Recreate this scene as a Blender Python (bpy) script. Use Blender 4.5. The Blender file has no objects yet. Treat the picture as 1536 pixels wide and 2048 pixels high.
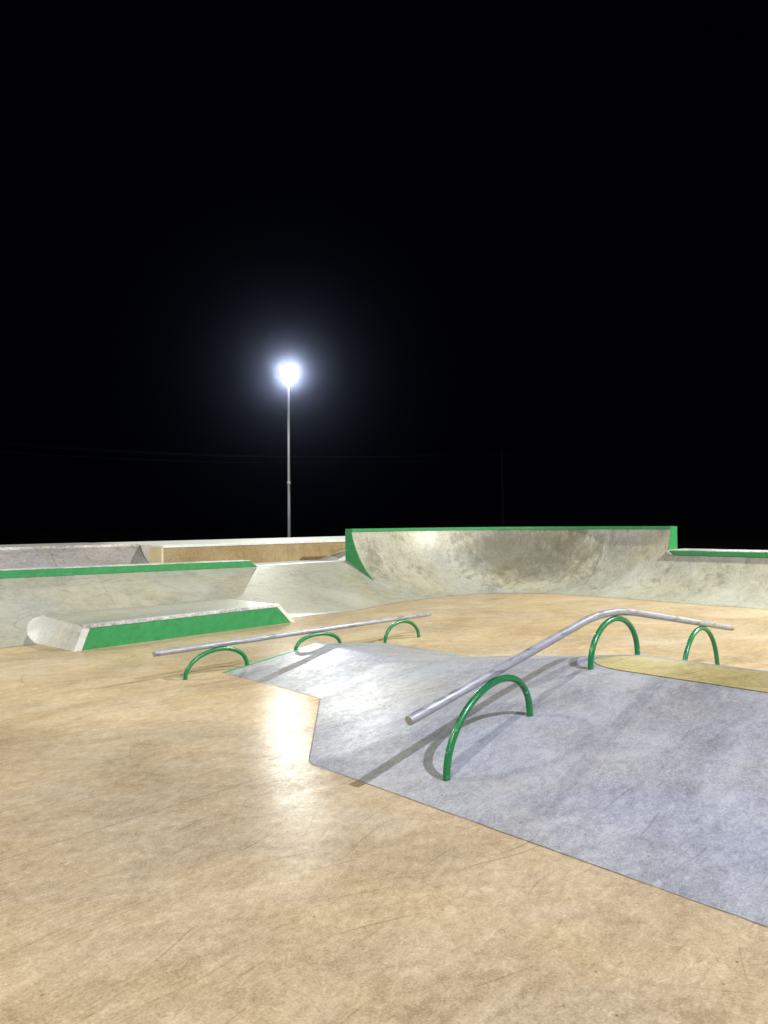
import bpy, bmesh, math, random
from mathutils import Vector, Matrix
random.seed(7)
R2 = math.sqrt(2)
sc = bpy.context.scene
COL = sc.collection

# ------------------------------------------------------------------ camera
cam = bpy.data.cameras.new('camera')
cam.sensor_fit = 'VERTICAL'; cam.sensor_height = 36; cam.lens = 36*1400/2048
cam.clip_start = .05; cam.clip_end = 3000
co = bpy.data.objects.new('camera', cam); COL.objects.link(co)
pit = math.atan(21/1400)
co.matrix_world = (Matrix.Translation((0, 0, 1.55)) @ Matrix.Rotation(math.pi/2+pit, 4, 'X')
                   @ Matrix.Rotation(math.radians(-.5), 4, 'Z'))
sc.camera = co

# ------------------------------------------------------------------ night sky, exposure
w = bpy.data.worlds.new('World'); sc.world = w; w.use_nodes = True
bg = w.node_tree.nodes['Background']
bg.inputs[0].default_value = (.10, .14, 1, 1); bg.inputs[1].default_value = .00075
sc.view_settings.view_transform = 'Standard'; sc.view_settings.look = 'None'
sc.view_settings.exposure = 0.0; sc.view_settings.gamma = 1
try: sc.cycles.volume_bounces = 0
except Exception: pass

# lamps: position x, y, z, aim point, watts, colour, spot angle in degrees
LAMPS = [
    ((-3.50, 26.0, 7.22), (-.5, 12.5, 0), 3600, (.94, 1., .95), 150),
    ((6.8, -2.1, 10.1), (1.2, 4.5, 0), 8900, (.86, .89, 1.0), 120),
    ((-6.1, -5.2, 10.0), (0, 7.5, 0), 4400, (1.0, .96, .85), 125),
    ((14.5, 10.0, 11.0), (3.0, 12.3, 0), 17000, (1.0, .98, .82), 54),
    ((-15.0, 9.5, 10.0), (-6, 10, 0), 5000, (.97, 1.0, .90), 120),  # unseen fill lamp, added to brighten the left side
]

# ------------------------------------------------------------------ helpers
def P(s, w, z=0.): return Vector(((s+w)/R2, (s-w)/R2, z))      # park axes: s along the rails, w across them

def link(name, me, mat, parent=None):
    o = bpy.data.objects.new(name, me); COL.objects.link(o)
    if mat is not None:
        for m in (mat if isinstance(mat, (list, tuple)) else [mat]): me.materials.append(m)
    if parent is not None:
        o.parent = parent
        o.matrix_parent_inverse = Matrix.Translation(-parent.location)
    return o

def mesh(name, verts, faces, mat, parent=None, smooth=False, mi=None):
    me = bpy.data.meshes.new(name); me.from_pydata([tuple(v) for v in verts], [], faces)
    if mi:
        for p, k in zip(me.polygons, mi): p.material_index = k
    bm = bmesh.new(); bm.from_mesh(me)
    bmesh.ops.recalc_face_normals(bm, faces=bm.faces); bm.to_mesh(me); bm.free()
    if smooth:
        for p in me.polygons: p.use_smooth = True
    me.update()
    return link(name, me, mat, parent)

def thing(name, label, cat, loc, group=None):
    o = bpy.data.objects.new(name, None); COL.objects.link(o); o.location = loc
    o.empty_display_size = .2
    o['label'] = label; o['category'] = cat
    if group: o['group'] = group
    return o

def tag(o, label, cat, group=None):
    o['label'] = label; o['category'] = cat
    if group: o['group'] = group
    return o

def bevel(o, wd=.006, seg=2):
    m = o.modifiers.new('bevel', 'BEVEL'); m.width = wd; m.segments = seg; m.limit_method = 'ANGLE'
    m.angle_limit = math.radians(30); return o

def box(name, s0, s1, w0, w1, z0, z1, mat, parent=None, bv=.006):
    c = [P(s, w, z) for z in (z0, z1) for (s, w) in ((s0, w0), (s1, w0), (s1, w1), (s0, w1))]
    f = [(0,3,2,1), (4,5,6,7), (0,1,5,4), (1,2,6,5), (2,3,7,6), (3,0,4,7)]
    o = mesh(name, c, f, mat, parent)
    return bevel(o, bv) if bv else o

def prism(name, pts, off, mat, parent=None, bv=.0):
    """closed solid: a polygon of world points and the same polygon moved by off"""
    n = len(pts); v = [Vector(p) for p in pts]+[Vector(p)+off for p in pts]
    f = [tuple(range(n)), tuple(range(2*n-1, n-1, -1))]+[(i, (i+1) % n, (i+1) % n+n, i+n) for i in range(n)]
    o = mesh(name, v, f, mat, parent)
    return bevel(o, bv) if bv else o

def tube(name, pts, r, mat, parent=None, seg=24, cap=True):
    pts = [Vector(p) for p in pts]; n = len(pts); V = []; F = []
    ref = None
    for i, p in enumerate(pts):
        t = (pts[min(i+1, n-1)]-pts[max(i-1, 0)]).normalized()
        if ref is None:
            ref = Vector((0, 0, 1)) if abs(t.z) < .9 else Vector((1, 0, 0))
        a = (ref-t*ref.dot(t)).normalized(); b = t.cross(a); ref = a
        rr = r[i] if isinstance(r, (list, tuple)) else r
        for k in range(seg):
            an = 2*math.pi*k/seg
            V.append(p+(a*math.cos(an)+b*math.sin(an))*rr)
    for i in range(n-1):
        for k in range(seg):
            F.append((i*seg+k, i*seg+(k+1) % seg, (i+1)*seg+(k+1) % seg, (i+1)*seg+k))
    if cap:
        F.append(tuple(range(seg))); F.append(tuple((n-1)*seg+k for k in range(seg)))
    o = mesh(name, V, F, mat, parent)
    for p in o.data.polygons: p.use_smooth = len(p.vertices) == 4
    if cap: bevel(o, .003, 1)
    return o

# ------------------------------------------------------------------ materials
class NT:
    def __init__(s, name):
        s.m = bpy.data.materials.new(name); s.m.use_nodes = True
        s.t = s.m.node_tree; s.n = s.t.nodes; s.b = s.n['Principled BSDF']
    def new(s, ty, **kw):
        x = s.n.new(ty)
        for k, v in kw.items(): setattr(x, k, v)
        return x
    def l(s, a, b): s.t.links.new(a, b)
    def pos(s, rot=0., scale=(1,1,1), src=None, loc=(0,0,0)):
        if src is None:
            g = s.new('ShaderNodeNewGeometry'); src = g.outputs['Position']
        mp = s.new('ShaderNodeMapping')
        # rotate first (a second mapping carries the scale)
        mp.inputs['Rotation'].default_value = (0, 0, rot); mp.inputs['Location'].default_value = loc
        s.l(src, mp.inputs['Vector'])
        m2 = s.new('ShaderNodeMapping'); m2.inputs['Scale'].default_value = scale
        s.l(mp.outputs[0], m2.inputs['Vector']); return m2.outputs[0]
    def noise(s, vec, scale, detail=4, rough=.55, dist=0.):
        x = s.new('ShaderNodeTexNoise'); s.l(vec, x.inputs['Vector'])
        x.inputs['Scale'].default_value = scale; x.inputs['Detail'].default_value = detail
        x.inputs['Roughness'].default_value = rough; x.inputs['Distortion'].default_value = dist
        return x.outputs['Fac']
    def ramp(s, f, stops, interp='LINEAR'):
        x = s.new('ShaderNodeValToRGB'); s.l(f, x.inputs[0]); e = x.color_ramp.elements
        x.color_ramp.interpolation = interp
        while len(e) < len(stops): e.new(.5)
        for el, (p, c) in zip(e, stops):
            el.position = p; el.color = (c, c, c, 1) if isinstance(c, (int, float)) else (*c, 1)
        return x.outputs[0]
    def mix(s, f, a, b, mode='MIX'):
        x = s.new('ShaderNodeMix', data_type='RGBA', blend_type=mode)
        for sock, v in ((x.inputs[0], f), (x.inputs[6], a), (x.inputs[7], b)):
            if isinstance(v, (int, float)): sock.default_value = v
            elif isinstance(v, (tuple, list)): sock.default_value = (*v[:3], 1)
            else: s.l(v, sock)
        return x.outputs[2]
    def math(s, op, a, b=None, c=None, clamp=False):
        x = s.new('ShaderNodeMath', operation=op, use_clamp=clamp)
        for i, v in enumerate((a, b, c)):
            if v is None: continue
            if isinstance(v, (int, float)): x.inputs[i].default_value = v
            else: s.l(v, x.inputs[i])
        return x.outputs[0]
    def line(s, v, c, eps):
        """1 where |v-c| < eps"""
        d = s.math('ABSOLUTE', s.math('SUBTRACT', v, c))
        return s.math('SUBTRACT', 1, s.math('DIVIDE', d, eps), clamp=True)

def concrete(name, cols, rough=(.34, .5), contrast=1., scratches=1., joints=(), stain=0.,
             stain_col=(.09, .08, .06), bump=.25, patch=(), arcs=1., spec=.05, drip=0.):
    """trowelled concrete: cols = dark, middle, light; joints = (axis, offset, half width) saw cuts in the park axes"""
    T = NT(name); A = -math.pi/4
    pk = T.pos(A)
    wob = T.noise(pk, 1.3, 3)
    big = T.noise(T.pos(A+.25, (.8, 1.2, 1)), .8, 5, .6, .8)
    trow = T.noise(T.pos(A+.5, (1, 1.7, 1)), 2.1, 9, .70, 1.8)
    trow2 = T.noise(T.pos(A-.4, (1, 2.1, 1), loc=(9, 4, 2)), 4.2, 9, .74, 2.2)
    fine = T.noise(pk, 22, 7, .78, .8)
    grit = T.noise(pk, 95, 4, .8)
    streak = T.noise(T.pos(A+.12, (1.8, 30, 8)), 2.2, 6, .75, .5)
    parts = ((big, .95), (trow, .7), (trow2, .6), (fine, 1.0), (grit, 1.2), (streak, .26*scratches))
    v = None
    for tex, wt in parts:                                     # signed deviations from the mean, added up
        dv = T.math('MULTIPLY', T.math('SUBTRACT', tex, .5), wt*contrast)
        v = dv if v is None else T.math('ADD', v, dv)
    v = T.math('ADD', v, .5)
    col = T.ramp(v, [(.14, tuple(x*.72 for x in cols[0])), (.33, cols[0]), (.5, cols[1]), (.68, cols[2]), (.9, tuple(min(1, x*1.12) for x in cols[2]))])
    hue = T.ramp(T.noise(T.pos(.3, (.6, .9, 1)), .9, 4, .6), [(.35, (1.05, 1., .90)), (.65, (.97, 1., 1.08))])
    col = T.mix(1, col, hue, 'MULTIPLY')
    warp = T.new('ShaderNodeTexNoise'); warp.inputs['Scale'].default_value = .9; warp.inputs['Detail'].default_value = 1
    g0 = T.new('ShaderNodeNewGeometry'); T.l(g0.outputs['Position'], warp.inputs['Vector'])
    wv = T.new('ShaderNodeVectorMath', operation='MULTIPLY_ADD'); T.l(warp.outputs['Color'], wv.inputs[0])
    wv.inputs[1].default_value = (.55, .55, .1); T.l(g0.outputs['Position'], wv.inputs[2])
    wpos = wv.outputs[0]
    def nicks(rot, sx, sy, thr, prob, loc, warped=True):
        """stretched Voronoi cells: one slim tapering stroke per chosen cell"""
        vo = T.new('ShaderNodeTexVoronoi'); vo.inputs['Scale'].default_value = 1.
        T.l(T.pos(A+rot, (sx, sy, 2.), src=wpos if warped else None, loc=loc), vo.inputs['Vector'])
        k = T.ramp(vo.outputs['Distance'], [(thr*.45, 1), (thr, 0)])
        sp = T.new('ShaderNodeSeparateColor'); T.l(vo.outputs['Color'], sp.inputs[0])
        return T.math('MULTIPLY', k, T.math('MULTIPLY', T.math('GREATER_THAN', sp.outputs[0], 1-prob),
                                            T.math('MULTIPLY_ADD', sp.outputs[1], .6, .4)))
    dark = None; pale = None
    if arcs:
        for rot, sx, sy, thr, prob, loc, amt in (
                (.02, .6, 26, .17, .42, (0, 0, 0), .75), (.22, .7, 30, .18, .34, (5, 2, 0), .7), (-.3, .9, 34, .18, .28, (1, 8, 0), .6),
                (.75, 1.1, 36, .17, .18, (3, 3, 0), .6), (.08, 4.5, 46, .17, .30, (2, 6, 0), .55), (-.6, 7, 55, .17, .16, (7, 7, 0), .5),
                (.5, 8, 65, .2, .22, (4, 1, 0), .5), (1.3, 8, 44, .15, .10, (6, 5, 0), .6)):
            q = T.math('MULTIPLY', nicks(rot, sx, sy, thr, prob, loc), amt*arcs)
            dark = q if dark is None else T.math('MAXIMUM', dark, q)
        for rot, sx, sy, thr, prob, loc, amt in ((-.12, 1.3, 32, .11, .25, (8, 3, 0), .7), (.4, 6, 46, .16, .3, (2, 9, 0), .8), (-.9, 6, 40, .14, .15, (9, 9, 0), .7)):
            q = T.math('MULTIPLY', nicks(rot, sx, sy, thr, prob, loc), amt*scratches)
            pale = q if pale is None else T.math('MAXIMUM', pale, q)
        # a few long wheel arcs
        for i, (rot, sx, sy, c, eps) in enumerate(((.15, .20, .6, .50, .0009), (-.35, .26, .5, .57, .0011), (-.05, .16, .8, .46, .0010))):
            n = T.noise(T.pos(A+rot, (sx, sy, .3), loc=(7.3*i+2, 3.1*i, i)), 1.0, 1., .4)
            m = T.ramp(T.noise(T.pos(rot, loc=(i*5.1, 0, 0)), 1.6, 4, .7), [(.48, 0), (.60, 1)])
            dark = T.math('MAXIMUM', dark, T.math('MULTIPLY', T.math('MULTIPLY', T.line(n, c, eps), m), .5*arcs))
        col = T.mix(dark, col, T.mix(1, col, (.38, .35, .33), 'MULTIPLY'))
        col = T.mix(pale, col, T.mix(1, col, (1.4, 1.4, 1.38), 'MULTIPLY'))
        # trowel rings: fine parallel arcs in patches
        wt_ = T.new('ShaderNodeTexWave', wave_type='RINGS'); T.l(T.pos(A, (1, 1.6, 1), src=wpos, loc=(3, 2, 0)), wt_.inputs['Vector'])
        wt_.inputs['Scale'].default_value = 7; wt_.inputs['Distortion'].default_value = 2.; wt_.inputs['Detail'].default_value = 3
        m = T.ramp(T.noise(T.pos(0., loc=(11, 5, 0)), .95, 3), [(.55, 0), (.66, 1)])
        rg = T.math('MULTIPLY', T.math('MULTIPLY', T.ramp(wt_.outputs['Fac'], [(.55, 0), (.9, 1)]), m), .22*scratches)
        col = T.mix(rg, col, T.mix(1, col, (.6, .58, .56), 'MULTIPLY'))
    # pits
    vo = T.new('ShaderNodeTexVoronoi'); T.l(pk, vo.inputs['Vector']); vo.inputs['Scale'].default_value = 13
    sp = T.new('ShaderNodeSeparateColor'); T.l(vo.outputs['Color'], sp.inputs[0])
    pit_ = T.math('MULTIPLY', T.ramp(vo.outputs['Distance'], [(.05, 1), (.10, 0)]), T.math('GREATER_THAN', sp.outputs[0], .9))
    col = T.mix(T.math('MULTIPLY', pit_, .7), col, T.mix(1, col, (.3, .27, .25), 'MULTIPLY'))
    if stain:
        g = T.new('ShaderNodeNewGeometry')
        blot = T.noise(T.pos(A, (1, 1, .6)), 1.5, 10, .76, .7)
        dr = T.noise(T.pos(A, (6, 6, .5)), 1.0, 8, .75, .3)
        s_ = T.math('ADD', T.math('MULTIPLY', blot, 1-drip), T.math('MULTIPLY', dr, drip))
        for (c, rad, gain) in patch:
            dd = T.new('ShaderNodeVectorMath', operation='DISTANCE'); T.l(g.outputs['Position'], dd.inputs[0])
            dd.inputs[1].default_value = c
            s_ = T.math('ADD', s_, T.math('MULTIPLY', T.ramp(T.math('DIVIDE', dd.outputs['Value'], rad), [(.1, 1), (1, 0)]), gain))
        s_ = T.ramp(s_, [(.535, 0), (.58, .5), (.70, 1)])
        col = T.mix(T.math('MULTIPLY', s_, stain), col, T.mix(1, col, stain_col, 'MULTIPLY'))
    jl = None
    if joints:
        sp = T.new('ShaderNodeSeparateXYZ'); T.l(pk, sp.inputs[0])
        for ax, off, wd in joints:
            c_ = sp.outputs[0] if ax == 's' else sp.outputs[1]
            off_ = off if ax == 's' else -off
            q = T.line(T.math('MULTIPLY_ADD', wob, .012, c_), off_+.006, wd)
            jl = q if jl is None else T.math('MAXIMUM', jl, q)
        col = T.mix(T.math('MULTIPLY', jl, .6), col, T.mix(1, col, (.4, .38, .36), 'MULTIPLY'))
    T.l(col, T.b.inputs['Base Color'])
    T.l(T.ramp(v, [(.3, rough[1]), (.7, rough[0])]), T.b.inputs['Roughness'])
    if isinstance(spec, tuple):                               # worn patches shine less than the burnished ones
        sm = T.math('ADD', T.math('MULTIPLY', streak, .5), T.math('MULTIPLY', fine, .5))
        T.l(T.ramp(sm, [(.40, spec[0]), (.60, spec[1])]), T.b.inputs['Specular IOR Level'])
    else: T.b.inputs['Specular IOR Level'].default_value = spec
    h = T.math('MULTIPLY', fine, .7)
    h = T.math('MULTIPLY_ADD', grit, .35, h); h = T.math('MULTIPLY_ADD', trow2, 1.2, h)
    h = T.math('MULTIPLY_ADD', streak, .8, h)
    if dark is not None: h = T.math('SUBTRACT', h, T.math('MULTIPLY', dark, .3))
    if jl is not None: h = T.math('SUBTRACT', h, T.math('MULTIPLY', jl, .3))
    bp = T.new('ShaderNodeBump'); bp.inputs['Strength'].default_value = bump; bp.inputs['Distance'].default_value = .006
    T.l(h, bp.inputs['Height']); T.l(bp.outputs[0], T.b.inputs['Normal'])
    return T.m

def paint(name, c, rough=.35, chips=.5, under=(.25, .25, .24), var=.16):
    T = NT(name); pk = T.pos()
    n = T.noise(pk, 9, 5, .65); f = T.noise(pk, 60, 4, .7); sm = T.noise(T.pos(-math.pi/4, (1.2, 1.2, 14)), 3, 4)
    col = T.mix(T.ramp(n, [(.3, 0), (.7, 1)]), tuple(x*(1-var) for x in c), tuple(min(1, x*(1+var)) for x in c))
    col = T.mix(T.math('MULTIPLY', T.ramp(sm, [(.55, 0), (.75, 1)]), .25), col, tuple(x*.6 for x in c))
    ch = T.math('MULTIPLY', T.ramp(T.noise(pk, 26, 6, .75), [(.61, 0), (.65, 1)]), chips)
    col = T.mix(ch, col, under)
    T.l(col, T.b.inputs['Base Color'])
    T.l(T.ramp(f, [(.3, rough-.06), (.7, rough+.12)]), T.b.inputs['Roughness'])
    bp = T.new('ShaderNodeBump'); bp.inputs['Strength'].default_value = .12; bp.inputs['Distance'].default_value = .002
    T.l(n, bp.inputs['Height']); T.l(bp.outputs[0], T.b.inputs['Normal'])
    return T.m

def metal(name, c=(.385, .39, .425), rough=.44, wear=True, metallic=.3):
    T = NT(name); pk = T.pos(-math.pi/4, (1.5, 8, 8))
    n = T.noise(pk, 5, 6, .7, .4)
    wr = T.noise(T.pos(-math.pi/4, (2.2, 14, 14), loc=(4, 4, 4)), 2.2, 5, .7, .5)
    col = T.mix(T.ramp(n, [(.3, 0), (.7, 1)]), tuple(x*.8 for x in c), tuple(min(1, x*1.12) for x in c))
    if wear:
        col = T.mix(T.math('MULTIPLY', T.ramp(wr, [(.53, 0), (.60, 1)]), .6), col, (.12, .115, .125))
    T.l(col, T.b.inputs['Base Color']); T.b.inputs['Metallic'].default_value = metallic
    T.l(T.ramp(n, [(.3, rough-.07), (.7, rough+.14)]), T.b.inputs['Roughness'])
    return T.m

def plain(name, c, rough=.8, emit=None, strength=0):
    T = NT(name); pk = T.pos(); n = T.noise(pk, 3, 5)
    col = T.mix(T.ramp(n, [(.3, 0), (.7, 1)]), tuple(x*.8 for x in c), tuple(x*1.2 for x in c))
    T.l(col, T.b.inputs['Base Color']); T.b.inputs['Roughness'].default_value = rough
    if emit:
        T.b.inputs['Emission Color'].default_value = (*emit, 1); T.b.inputs['Emission Strength'].default_value = strength
    return T.m

M = {}
M['tan'] = concrete('tan_concrete', ((.29, .218, .133), (.42, .328, .21), (.545, .445, .312)), (.15, .26), contrast=.58, arcs=.8, spec=(.003, .018),
                    joints=(('w', -3.575, .006), ('w', -4.55, .0035), ('w', -7.6, .004), ('s', 8.2, .006)), bump=.13)
M['tan_pad'] = concrete('ochre_concrete', ((.285, .235, .10), (.40, .335, .158), (.515, .44, .235)), (.4, .6), contrast=.6, arcs=.9)
M['grey'] = concrete('blue_grey_concrete', ((.20, .203, .225), (.288, .293, .325), (.40, .406, .442)), (.26, .45), contrast=.62,
                     bump=.25, arcs=.62, joints=(('s', 4.72, .004),))
M['bank'] = concrete('green_grey_concrete', ((.235, .23, .185), (.335, .33, .275), (.44, .435, .38)), (.22, .42), contrast=.6, spec=.35,
                     joints=(('s', 8.15, .01), ('s', 4.6, .006)), bump=.35)
M['bowl'] = concrete('stained_concrete', ((.245, .24, .195), (.34, .335, .28), (.45, .445, .39)), (.26, .45), contrast=.6, spec=.3,
                     joints=(('s', 11.6, .012), ('w', -7.6, .012), ('w', -3.2, .012), ('s', 10.9, .008)), stain=.85, drip=.4,
                     patch=((tuple(P(13.6, -9.7, .8)), 1.5, .23), (tuple(P(14.2, -8.4, 1.0)), 1.3, .17)),
                     stain_col=(.36, .345, .30), bump=.45)
M['white'] = concrete('pale_concrete', ((.45, .45, .43), (.60, .60, .58), (.72, .72, .70)), (.4, .6), contrast=.5, arcs=.4, scratches=.7)
M['edge'] = concrete('edge_concrete', ((.27, .26, .265), (.48, .47, .475), (.66, .65, .65)), (.4, .6), contrast=1.1, arcs=.5)
M['end_glare'] = concrete('worn_glare_concrete', ((.40, .39, .36), (.54, .53, .49), (.66, .65, .61)), (.3, .5), contrast=.5, arcs=.6, spec=.4)  # ledge end slope: glare put into the colour, paler than the body
M['wall_tan'] = concrete('wall_concrete', ((.20, .145, .07), (.28, .21, .11), (.35, .27, .155)), (.6, .8), contrast=.6, arcs=0,
                         joints=(('s', 9.1, .012), ('s', 7.35, .006)), scratches=.5, stain=.5, drip=.8, stain_col=(.7, .66, .6))
M['post'] = concrete('cream_concrete', ((.42, .34, .20), (.55, .46, .29), (.64, .55, .37)), (.6, .8), contrast=.5, arcs=0, scratches=.4)
M['rear'] = concrete('dark_grey_concrete', ((.17, .16, .155), (.28, .265, .26), (.40, .38, .375)), (.5, .7), contrast=.5, arcs=.3,
                     joints=(('s', 4.55, .012), ('s', 5.15, .008)), stain=.4, drip=.4, stain_col=(.5, .48, .46))
M['green'] = paint('green_paint', (.03, .235, .075), .4, .55)
M['green_tube'] = paint('green_gloss_paint', (.012, .18, .055), .26, .7, under=(.5, .5, .48), var=.08)
M['steel'] = metal('rail_steel')
M['galv'] = metal('galvanised_steel', (.42, .43, .43), .5, False, .5)
M['housing'] = plain('lamp_housing', (.25, .25, .26), .5)
M['wood'] = plain('weathered_wood', (.10, .075, .055), .9)
M['cable'] = plain('cable_aluminium', (.12, .13, .16), .5)
M['soil'] = plain('dark_soil', (.022, .02, .015), .95)

# ------------------------------------------------------------------ ground
g = mesh('ground', [(-900, -300, -.06), (900, -300, -.06), (900, 1500, -.06), (-900, 1500, -.06)], [(0, 1, 2, 3)], M['soil'])
g['kind'] = 'structure'
fl = mesh('skatepark_floor', [P(-14, -11.5), P(14.2, -11.5), P(14.2, 12), P(-14, 12)], [(0, 1, 2, 3)], M['tan'])
fl['kind'] = 'structure'

# ------------------------------------------------------------------ low pyramid with its flat top and the little hip beside it
ZP = .44; WL = -6.37
def big(s, w):
    near = .2275*(s-2.866-.02*(w+3.57)); far = .53*(6.45-s)
    L1 = .143*((w+3.57)+1.09*(s-2.86)); L2 = .16+.149*(w+4.68)-.098*(s-5.3)
    return min(ZP, near, far, L1, L2)
def small(s, w):
    return min(.117*(s-4.0), .124*(6.42-s))
def hgt(s, w): return max(big(s, w), small(s, w))
pyr = thing('concrete_pyramid', 'low blue grey concrete pyramid with a flat ochre top carrying the bent rail', 'pyramid', P(5, -3))
def build_slope():
    ds = .035; s0, s1 = 2.45, 6.55; w0, w1 = WL, 3.4
    ns = round((s1-s0)/ds); wn = []
    x = w0
    while x < w1: wn.append(x); x += ds if x < -1 else .1
    wn.append(w1)
    Z = [[max(hgt(s0+i*ds, ww), -.03) for ww in wn] for i in range(ns+1)]
    raw = [r[:] for r in Z]
    for _ in range(1):
        N = [r[:] for r in Z]
        for i in range(1, ns):
            for j in range(1, len(wn)-1):
                if raw[i][j] > .02:
                    N[i][j] = .4*Z[i][j]+.15*(Z[i-1][j]+Z[i+1][j]+Z[i][j-1]+Z[i][j+1])
        Z = N
    V = [P(s0+i*ds, wn[j], Z[i][j]) for i in range(ns+1) for j in range(len(wn))]
    m = len(wn); F = []
    for i in range(ns):
        for j in range(m-1):
            q = (i*m+j, i*m+j+1, (i+1)*m+j+1, (i+1)*m+j)
            if max(V[k].z for k in q) > -.005: F.append(q)
    return mesh('slope', V, F, M['grey'], pyr, smooth=True)
build_slope()
# ochre inset with a rounded end, 4 mm proud
mesh('top_pad', [P(5.515, 3.3, ZP+.005)]+[P(5.205+.31*math.sin(math.pi*(.5-k/16)), -2.42-.36*math.cos(math.pi*(.5-k/16)), ZP+.005) for k in range(17)]
     + [P(4.895, 3.3, ZP+.005)], [tuple(range(19))], M['tan_pad'], pyr)
# side wall and green steel edge under the flat rail
pts = [P(4.0, WL, -.03), P(4.0, WL, .0), P(5.245, WL, small(5.245, 0)), P(6.42, WL, 0), P(6.42, WL, -.03)]
prism('side_wall', pts, (P(0, -.012)-P(0, 0)), M['green'], pyr)
prism('edge_strip', [P(3.98, WL-.016, -.03), P(4.97, WL-.016, small(4.97, 0)-.03), P(4.97, WL-.016, small(4.97, 0)+.005), P(3.98, WL-.016, .004)],
      P(0, .036)-P(0, 0), M['green'], pyr)
# dirt-filled joint along the foot of the pyramid
def strip(name, line, wd, z, mat, parent):
    V = []; F = []
    for i, p in enumerate(line):
        a = Vector(line[max(i-1, 0)]); b = Vector(line[min(i+1, len(line)-1)]); t = (b-a).normalized()
        n = Vector((-t.y, t.x))*wd*.5*(1+.5*random.uniform(-1, 1))
        V += [P(p[0]+n.x, p[1]+n.y, z), P(p[0]-n.x, p[1]-n.y, z)]
    for i in range(len(line)-1): F.append((2*i, 2*i+1, 2*i+3, 2*i+2))
    return mesh(name, V, F, mat, parent)
def foot_s(w): return 2.866+.02*(w+3.57)
jl_ = [(foot_s(3.3-.03*i)-.004+random.uniform(-.0015, .0015), 3.3-.03*i) for i in range(229)]
jl_ += [(2.862+.001+ (3.985-2.862)*k/40-.003, -3.57-(4.80-3.57)*k/40) for k in range(1, 41)]
jl_ += [(3.985+random.uniform(-.0015, .0015), -4.80-(6.36-4.80)*k/50) for k in range(1, 51)]
strip('foot_joint', jl_, .006, .0035, plain('joint_dirt', (.22, .19, .155)), pyr)

# ------------------------------------------------------------------ rails
RR = .0285; RT = .0222
def arch(s0, z0, s1, z1, w, apex, parent, bury=.05):
    pts = [P(s0, w, z0-bury)]
    n = 36; sm = (s0+s1)/2; hs = (s1-s0)/2
    for k in range(n+1):
        a = math.pi*k/n; t = .5-.5*math.cos(a)
        base = z0+(z1-z0)*t; h = apex-(z0+z1)/2
        x = sm-hs*math.cos(a)*(1-.0*math.sin(a))
        pts.append(P(x, w, base+h*math.sin(a)**.93))
    pts.append(P(s1, w, z1-bury))
    return tube('support_arch', pts, RT, M['green_tube'], parent, 20)

def flange(s, w, z, parent):
    return tube('weld_collar', [P(s, w, z-.01), P(s, w, z+.006)], [.027, .024], M['edge'], parent, 16)

WK = -2.64
kr = thing('kinked_grind_rail', 'long bent steel grind rail on three tall green hoops, rising over the grey pyramid', 'grind rail', P(3.1, WK))
a0 = Vector((2.817, .461)); a1 = Vector((5.10, .866)); a2 = Vector((7.805, .406))
u1 = (a0-a1).normalized(); u2 = (a2-a1).normalized()
b0 = a1+u1*.40; b1 = a1+u2*.52
prof = [a0, a0.lerp(b0, .5)]
for k in range(17):
    t = k/16; prof.append(b0*(1-t)**2+a1*2*t*(1-t)+b1*t*t)
prof += [b1.lerp(a2, .5), a2]
tube('rail_tube', [P(p.x, WK, p.y) for p in prof], RR, M['steel'], kr, 32)
arch(3.135, .065, 4.0, .26, WK, .535, kr)
arch(4.82, .44, 5.60, .44, WK, .772, kr)
arch(6.52, 0, 7.38, 0, WK, .500, kr)

WF = -6.37
fr = thing('straight_grind_rail', 'straight level steel grind rail on three low green hoops, beside the green ledge', 'grind rail', P(3.5, WF))
tube('rail_tube', [P(3.21, WF, .302), P(5.2, WF, .298), P(7.25, WF, .291)], RR, M['steel'], fr, 32)
arch(3.545, 0, 4.275, .03, WF, .252, fr)
arch(4.93, .10, 5.60, .09, WF, .250, fr)
arch(6.37, .01, 7.01, 0, WF, .246, fr)

def lerp(a, b, t): return a+(b-a)*t
def smooth01(x): x = max(0, min(1, x)); return x*x*(3-2*x)
ZB = .745
def bank_par(s):
    q = smooth01((s-4.0)/4.5); return lerp(-9.72, -9.12, q)-.28*smooth01((s-8.2)/1.7), lerp(1.25, 1.12, q)
def bank_z(s, w):
    wf, p = bank_par(s); t = (wf-w)/(wf+11.0); return (ZB+.0125*max(0, 7.6-s))*t**p*(1-math.exp(-t/.09)) if t > 0 else 0.
# ------------------------------------------------------------------ green ledge (manual pad)
led = thing('grind_ledge', 'low ledge with a bright green front and pale worn edges, behind the straight rail', 'ledge', P(5, -8.8))
ZL = .30; WFr = -8.80
tf0, tf1, bf0, bf1 = 3.50, 6.50, 3.38, 6.80
# body: front, left end, hump, top, right end
tc = [(3.50, -8.80), (3.50, -9.2), (3.50, -9.6), (3.50, -9.9), (3.51, -10.05), (3.54, -10.2), (3.62, -10.35), (3.9, -10.5)]
bc = [(3.38, -8.80), (3.345, -9.2), (3.30, -9.6), (3.25, -9.82), (3.22, -9.98), (3.26, -10.15), (3.38, -10.33), (3.75, -10.5)]
V = [P(bf0, WFr, -.02), P(bf1, WFr, -.02), P(tf1, WFr, ZL), P(tf0, WFr, ZL),
     P(6.45, -10.1, ZL), P(6.1, -10.48, ZL), P(7.1, -9.7, -.02), P(6.6, -10.9, .3)]+[P(a, b, ZL) for a, b in tc[1:]]
F = [(0, 1, 2, 3), (3, 2, 4, 5)+tuple(range(len(V)-1, 7, -1)), (1, 6, 4, 2), (6, 7, 5, 4)]
mesh('body', V, F, M['bank'], led)
V = []; nb = 8
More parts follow.
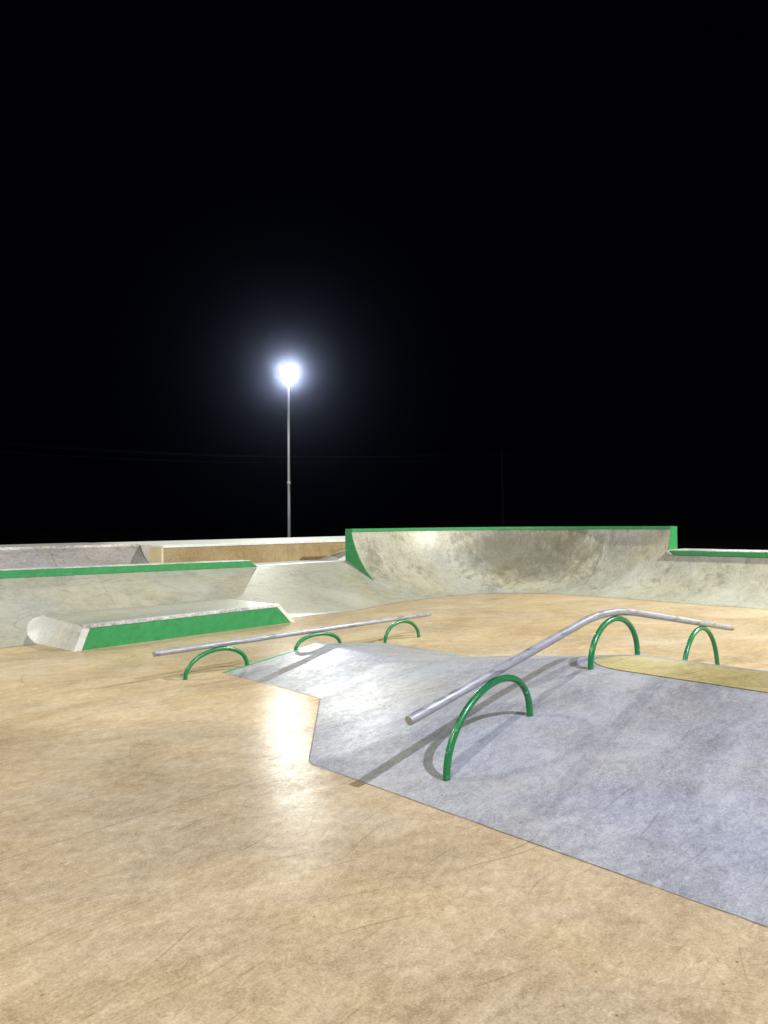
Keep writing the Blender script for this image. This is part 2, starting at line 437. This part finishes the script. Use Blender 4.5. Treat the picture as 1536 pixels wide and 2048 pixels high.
for (a, b) in zip(tc, bc):
    zb = bank_z(b[0], b[1])-.012
    for k in range(nb+1):
        t = k/nb; cur = (b[1] < -9.7)
        zz = lerp(ZL, zb, t) if not cur else lerp(ZL, zb, 1-math.cos(t*math.pi/2)*1.0 if False else t**1.15)
        V.append(P(lerp(a[0], b[0], t), lerp(a[1], b[1], t), zz))
F = [(i*(nb+1)+k, i*(nb+1)+k+1, (i+1)*(nb+1)+k+1, (i+1)*(nb+1)+k) for i in range(len(tc)-1) for k in range(nb)]
mesh('end_slope', V, F, M['end_glare'], led, smooth=True)
e = .010
def face(s, z, o=.006): return P(s, WFr+o, z)
# slanting ends: s at height z
def sl(z): return bf0+(tf0-bf0)*z/ZL
def sr(z): return bf1+(tf1-bf1)*z/ZL
prism('side_panel', [face(sl(0)+.10, -.01), face(sr(0)-.075, -.01), face(sr(ZL-.03)-.075, ZL-.034), face(sl(ZL-.03)+.10, ZL-.034)],
      P(0, -.012)-P(0, 0), M['green'], led)
prism('edge_trim', [face(sl(0), -.01, .009), face(sl(0)+.10, -.01, .009), face(sl(ZL)+.10, ZL-.005, .009), face(sl(ZL), ZL-.005, .009)],
      P(0, -.02)-P(0, 0), M['white'], led, .004)
prism('edge_trim', [face(sr(0)-.075, -.01, .009), face(sr(0), -.01, .009), face(sr(ZL), ZL-.005, .009), face(sr(ZL)-.075, ZL-.005, .009)],
      P(0, -.02)-P(0, 0), M['white'], led, .004)
prism('edge_trim', [P(tf0-.004, WFr+.013, ZL-.034), P(tf1+.01, WFr+.013, ZL-.034), P(tf1+.006, WFr+.013, ZL+.006), P(tf0-.004, WFr+.013, ZL+.006)],
      P(0, -.105)-P(0, 0), M['edge'], led, .004)
# pale band along the top of the left end
d = (P(bf0, 0, 0)-P(tf0, 0, ZL)).normalized()
q0 = P(tf0, WFr, ZL)+d*.02; q1 = P(tf0, -9.75, ZL)+d*.02
nrm = P(-1, 0, .4)-P(0, 0, 0); nrm.normalize()
prism('edge_trim', [q0+nrm*.006, q1+nrm*.006, q1+d*.07+nrm*.006, q0+d*.07+nrm*.006], -nrm*.012, M['white'], led)

# ------------------------------------------------------------------ left bank with deck
lb = thing('concrete_bank', 'long pale grey concrete bank rising to a white deck behind the green ledge', 'bank', P(6, -9.6))
def bank_pt(s, t):
    wf, p = bank_par(s); ww = lerp(wf, -11.0, t); z = bank_z(s, ww)
    return P(s, ww, z+.004)
ST = [-6, -2, 0, 1.5]+[2+.2*i for i in range(40)]+[9.93]
NTT = 44
V = [bank_pt(s, k/NTT) for s in ST for k in range(NTT+1)]
F = [(i*(NTT+1)+k, i*(NTT+1)+k+1, (i+1)*(NTT+1)+k+1, (i+1)*(NTT+1)+k) for i in range(len(ST)-1) for k in range(NTT)]
mesh('slope', V, F, M['bank'], lb, smooth=True)
box('deck', -6, 16, -12.0, -11.0, -.05, ZB+.003, M['white'], lb, bv=.01)
prism('ramp', [P(9.95, -11.03, ZB+.004), P(11.6, -11.03, 1.168), P(13, -11.03, 1.168), P(13, -11.03, ZB+.004)],
      P(0, -.966)-P(0, 0), M['white'], lb)

# green curb on the lip of the bank
gc = thing('green_curb', 'long green faced curb along the top of the pale grey bank, at the left', 'curb', P(5, -11, ZB))
def lip(s): return ZB+.0125*max(0, 7.6-s)
prism('body', [P(-6, -10.985, ZB-.02), P(7.62, -10.985, ZB-.005), P(7.46, -10.985, .868), P(-6, -10.985, lip(-6)+.115)],
      P(0, -.28)-P(0, 0), M['edge'], gc, .006)
prism('painted_face', [P(-6, -10.975, lip(-6)-.004), P(7.60, -10.975, ZB-.002), P(7.45, -10.975, .857), P(-6, -10.975, lip(-6)+.104)],
      P(0, -.014)-P(0, 0), M['green'], gc)

# ------------------------------------------------------------------ bowl corner: tall quarter pipe and the low one beside it
RQ = 1.87
def qz(x): return RQ-math.sqrt(max(0, RQ*RQ-(x+.33)**2))-.030+.004
CS, CW, RF = 11.15, -7.42, 2.0        # centre of the corner
def path(run):
    """points of the path at the given distance behind the foot: (s, w, outward direction)"""
    r = RF+run; out = []
    for i in range(9): out.append((lerp(9.93, CS, i/8), CW-r))
    for i in range(1, 25):
        a = math.pi/2*i/24; out.append((CS+r*math.sin(a), CW-r*math.cos(a)))
    n = 12
    for i in range(1, n+1): out.append((CS+r, lerp(CW, -6.13, i/n)))
    return out
HR = 1.487; ZT = qz(HR)
tq = thing('tall_quarter_pipe', 'tall curved concrete quarter pipe with dark stains and green lip, wrapping the far corner', 'quarter pipe', P(12.5, -9))
NQ = 30
def xs(run): return [run*(k/NQ)**.9 for k in range(NQ+1)]
cols_ = [path(x) for x in xs(HR)]
V = []; F = []; ns = len(cols_[0])
for k, x in enumerate(xs(HR)):
    for (s, ww) in cols_[k]: V.append(P(s, ww, qz(x)))
for k in range(NQ):
    for i in range(ns-1): F.append((k*ns+i, k*ns+i+1, (k+1)*ns+i+1, (k+1)*ns+i))
mesh('transition', V, F, M['bowl'], tq, smooth=True)
def ribbon(name, runs_z, mat, parent, closed=True, pathf=path):
    """sweep a closed section (run, z) along the path"""
    ls = [pathf(r) for r, z in runs_z]; n = len(ls[0]); m = len(runs_z)
    V = [P(*ls[j][i], runs_z[j][1]) for i in range(n) for j in range(m)]
    F = [(i*m+j, i*m+(j+1) % m, (i+1)*m+(j+1) % m, (i+1)*m+j) for i in range(n-1) for j in range(m)]
    F += [tuple(range(m)), tuple((n-1)*m+j for j in range(m))]
    return mesh(name, V, F, mat, parent)
ribbon('coping', [(HR-.03, ZT-.045), (HR-.03, ZT+.018), (HR+.19, ZT+.018), (HR+.19, ZT-.045)], M['green'], tq)
ribbon('back_wall', [(HR+.005, -.05), (HR+.005, ZT-.046), (HR+.18, ZT-.046), (HR+.18, -.05)], M['edge'], tq)
# left end panel, green: between the tall profile and the bank
fw = CW-RF
pr_ = [P(9.93, fw-x, qz(x)) for x in xs(HR) if qz(x) > .27]
pan = pr_+[P(9.93, fw-HR-.18, ZT-.044), P(9.93, fw-HR-.18, ZB+.006)]
prism('end_panel', pan, P(-.014, 0)-P(0, 0), M['green'], tq)
# curved concrete fin behind the panel (side of the transition)
pan2 = [P(9.932, fw-x, qz(x)-.004) for x in xs(HR)]+[P(9.932, fw-HR-.18, ZT-.05), P(9.932, fw-HR-.18, -.03), P(9.932, fw, -.03)]
prism('end_wall', pan2, P(.10, 0)-P(0, 0), M['edge'], tq)
# right end: side of the slab, lit green
rs = CS+RF
pan3 = [P(rs+x, -6.13, qz(x)) for x in xs(HR) if qz(x) > .80]+[P(rs+HR+.28, -6.13, ZT+.016), P(rs+HR+.28, -6.13, .80)]
o = prism('end_panel', pan3, P(0, .014)-P(0, 0), M['green'], tq)
o['label'] = 'bright green upright end beside the low lip'
box('deck_block', rs+HR+.182, rs+HR+.28, -9.0, -6.132, -.05, ZT+.010, M['edge'], tq)

lq = thing('low_quarter_pipe', 'low curved concrete wall with a thin green lip, at the far right', 'quarter pipe', P(14, -3))
HL = 1.244
V = []; F = []; WW = [-6.129+i*.25 for i in range(46)]
for k in range(NQ+1):
    x = HL*k/NQ
    for ww in WW: V.append(P(rs+x, ww, qz(x)))
ns = len(WW)
for k in range(NQ):
    for i in range(ns-1): F.append((k*ns+i, k*ns+i+1, (k+1)*ns+i+1, (k+1)*ns+i))
mesh('transition', V, F, M['bowl'], lq, smooth=True)
zl = qz(HL)
prism('coping', [P(rs+HL-.03, -5.93, zl-.005), P(rs+HL-.03, 5.2, zl-.005), P(rs+HL-.03, 5.2, zl+.085), P(rs+HL-.03, -6.07, zl+.085)],
      P(.10, 0)-P(0, 0), M['green'], lq, .005)
prism('joint_plate', [P(rs+HL-.032, -6.115, zl+.0), P(rs+HL-.032, -5.96, zl+.0), P(rs+HL-.032, -6.09, zl+.085), P(rs+HL-.032, -6.115, zl+.085)],
      P(.10, 0)-P(0, 0), M['edge'], lq)
box('deck', rs+HL+.07, rs+HL+.85, -6.115, 5.2, -.05, zl+.10, M['edge'], lq, bv=.01)

# ------------------------------------------------------------------ rear wall, rear deck, rear quarter pipe
rw = thing('rear_deck_wall', 'tan concrete wall of the raised deck in front of the lamp pole', 'wall', P(9, -12))
ZR = 1.165
box('wall', 6.245, 16, -12.12, -12.002, ZB-.1, ZR-.05, M['wall_tan'], rw, bv=.004)
box('cap', 6.23, 16, -12.45, -11.985, ZR-.05, ZR, M['white'], rw, bv=.008)
box('end_post', 6.20, 6.243, -12.45, -11.99, ZB-.1, ZR-.051, M['post'], rw, bv=.006)
prism('deck', [P(6.23, -12.451, ZR-.4), P(16, -12.451, ZR-.4), P(16, -12.451, ZR-.003), P(6.23, -12.451, ZR-.003)],
      P(-.0, -2.9)-P(0, 0), M['white'], rw)
rq = thing('rear_quarter_pipe', 'dark grey concrete quarter pipe behind the green curb, at the far left', 'quarter pipe', P(4, -12.5, ZB))
V = []; F = []; SS = [-8+i*.5 for i in range(29)]+[6.2]
for k in range(17):
    a = math.radians(62)*k/16; x = .95*math.sin(a)/math.sin(math.radians(62))
    z = ZB-.04+(ZR+.035-ZB+.0)*(1-math.cos(a))/(1-math.cos(math.radians(62)))
    for s in SS: V.append(P(s, -12.0-x+.05, z))
ns = len(SS)
for k in range(16):
    for i in range(ns-1): F.append((k*ns+i, k*ns+i+1, (k+1)*ns+i+1, (k+1)*ns+i))
mesh('transition', V, F, M['rear'], rq, smooth=True)
box('coping', -8, 6.2, -12.98, -12.885, ZR-.03, ZR+.018, M['edge'], rq, bv=.006)
box('deck', -8, 6.2, -15.4, -12.982, ZB-.1, ZR+.004, M['rear'], rq, bv=.006)

# ------------------------------------------------------------------ floodlight poles
lens_m = plain('lamp_lens', (.9, .9, .9), .3, (1, 1, .97), 60)
def flood_pole(idx, pos, aim, watt, colr, ang, label):
    x, y, h = pos
    A = (Vector(aim)-Vector(pos)); flat = Vector((A.x, A.y, 0)).normalized(); side = Vector((-flat.y, flat.x, 0))
    base = Vector((x, y, 0))-flat*.30
    t = thing('floodlight_pole', label, 'lamp post', base, 'floodlight poles round the skatepark')
    tube('pole', [base+Vector((0, 0, z)) for z in (-.05, 2, 4, h-.1)], [.068, .060, .052, .043], M['galv'], t, 20)
    tube('base_plate', [base+Vector((0, 0, -.05)), base+Vector((0, 0, .03))], .16, M['galv'], t, 24)
    tube('collar', [base+Vector((0, 0, 3.02)), base+Vector((0, 0, 3.10))], .075, M['edge'], t, 20)
    tube('crossarm', [base+Vector((0, 0, h-.12))-side*.27, base+Vector((0, 0, h-.12))+side*.27], .032, M['galv'], t, 12)
    tilt = math.atan2(-A.z, Vector((A.x, A.y)).length)
    dirn = (flat*math.cos(max(tilt, .75))+Vector((0, 0, -math.sin(max(tilt, .75))))).normalized()
    up = side.cross(dirn).normalized()
    if up.z < 0: up = -up
    for sg in (-1, 1):
        c = base+Vector((0, 0, h+.06))+side*.15*sg+flat*.10
        vs = []
        for dz, k in ((-.10, .7), (.0, 1), (.045, 1)):
            for a, b in ((-1, -1), (1, -1), (1, 1), (-1, 1)):
                vs.append(c+dirn*dz+side*a*.14*k+up*b*.15*k)
        fs = [(0, 1, 2, 3), (8, 9, 10, 11)]+[(j*4+i, j*4+(i+1) % 4, j*4+4+(i+1) % 4, j*4+4+i) for j in range(2) for i in range(4)]
        hd = mesh('lamp_head', vs, fs, M['housing'], t)
        ln = [c+dirn*.05+side*a*.125+up*b*.13 for a, b in ((-1, -1), (1, -1), (1, 1), (-1, 1))]
        l_ = prism('lamp_lens', ln, dirn*.012, lens_m, None)
        l_.parent = hd; l_.matrix_parent_inverse = (hd.matrix_parent_inverse).copy()
        l_.matrix_parent_inverse = Matrix.Translation(-t.location) @ Matrix.Identity(4)
        l_.matrix_parent_inverse = Matrix.Identity(4)
    ld = bpy.data.lights.new('lamp_light', 'SPOT'); ld.energy = watt; ld.color = colr
    ld.spot_size = math.radians(ang); ld.spot_blend = .35; ld.shadow_soft_size = .10
    lo = bpy.data.objects.new('lamp_light', ld); COL.objects.link(lo)
    lp = Vector((x, y, h-.02))+dirn*.10
    lo.parent = t
    rot = (Vector(aim)-lp).to_track_quat('-Z', 'Y')
    lo.location = lp-base; lo.rotation_mode = 'QUATERNION'; lo.rotation_quaternion = rot
    return t
LB = ['tall lit floodlight pole standing behind the raised rear deck against the night sky',
      'floodlight pole to the right of the photographer', 'floodlight pole behind and left of the photographer',
      'floodlight pole beyond the low quarter pipe, outside the frame at right',
      'added unseen fill floodlight pole beyond the green curb, outside the frame at left']
for i, L in enumerate(LAMPS): flood_pole(i, *L, LB[i])

# ------------------------------------------------------------------ utility pole and wires, barely visible
UX, UY = 11.55, 68.0
up_ = thing('utility_pole', 'dark wooden utility pole with one crossarm, faint against the black sky', 'utility pole', (UX, UY, 0))
tube('pole', [(UX, UY, -.05), (UX-.02, UY, 5), (UX-.06, UY, 8.6)], [.15, .13, .10], M['wood'], up_, 12)
ca, cb = Vector((UX-1.3, UY-.6, 7.95)), Vector((UX+1.2, UY+.5, 8.15))
tube('crossarm', [ca, cb], .06, M['wood'], up_, 8)
for f in (0.04, .35, .96):
    c = ca.lerp(cb, f); tube('insulator', [c+Vector((0, 0, .05)), c+Vector((0, 0, .2))], [.05, .03], M['cable'], up_, 8)
for (f, zl_, zz, lab) in ((.04, 9.1, 8.15, 'uppermost faint overhead wire crossing the sky left of the lamp pole'),
                          (.35, 8.8, 8.2, 'middle faint overhead wire crossing the sky left of the lamp pole'),
                          (.96, 8.05, 7.85, 'lowest faint overhead wire crossing the sky left of the lamp pole')):
    a = Vector((-45, 58, zl_+.9)); b = ca.lerp(cb, f); b.z = zz
    pts = []
    for k in range(41):
        t = k/40; p = a.lerp(b, t); p.z -= 4*1.2*t*(1-t); pts.append(p)
    tag(tube('power_line', pts, .011, M['cable'], None, 6, cap=False), lab, 'wire', 'overhead wires')

# ------------------------------------------------------------------ thin night haze that catches the lamps
HZ = plain('night_haze', (1, 1, 1)); nt = HZ.node_tree
for n_ in list(nt.nodes):
    if n_.type != 'OUTPUT_MATERIAL': nt.nodes.remove(n_)
vol = nt.nodes.new('ShaderNodeVolumePrincipled'); vol.inputs['Color'].default_value = (.56, .64, 1, 1)
vol.inputs['Density'].default_value = .00075; vol.inputs['Anisotropy'].default_value = .983
nt.links.new(vol.outputs[0], [n_ for n_ in nt.nodes if n_.type == 'OUTPUT_MATERIAL'][0].inputs['Volume'])
vs = [(x, y, z) for z in (-1.2, 14) for x, y in ((-80, -30), (80, -30), (80, 90), (-80, 90))]
hz = mesh('haze', vs, [(0,3,2,1), (4,5,6,7), (0,1,5,4), (1,2,6,5), (2,3,7,6), (3,0,4,7)], HZ)
hz['kind'] = 'stuff'
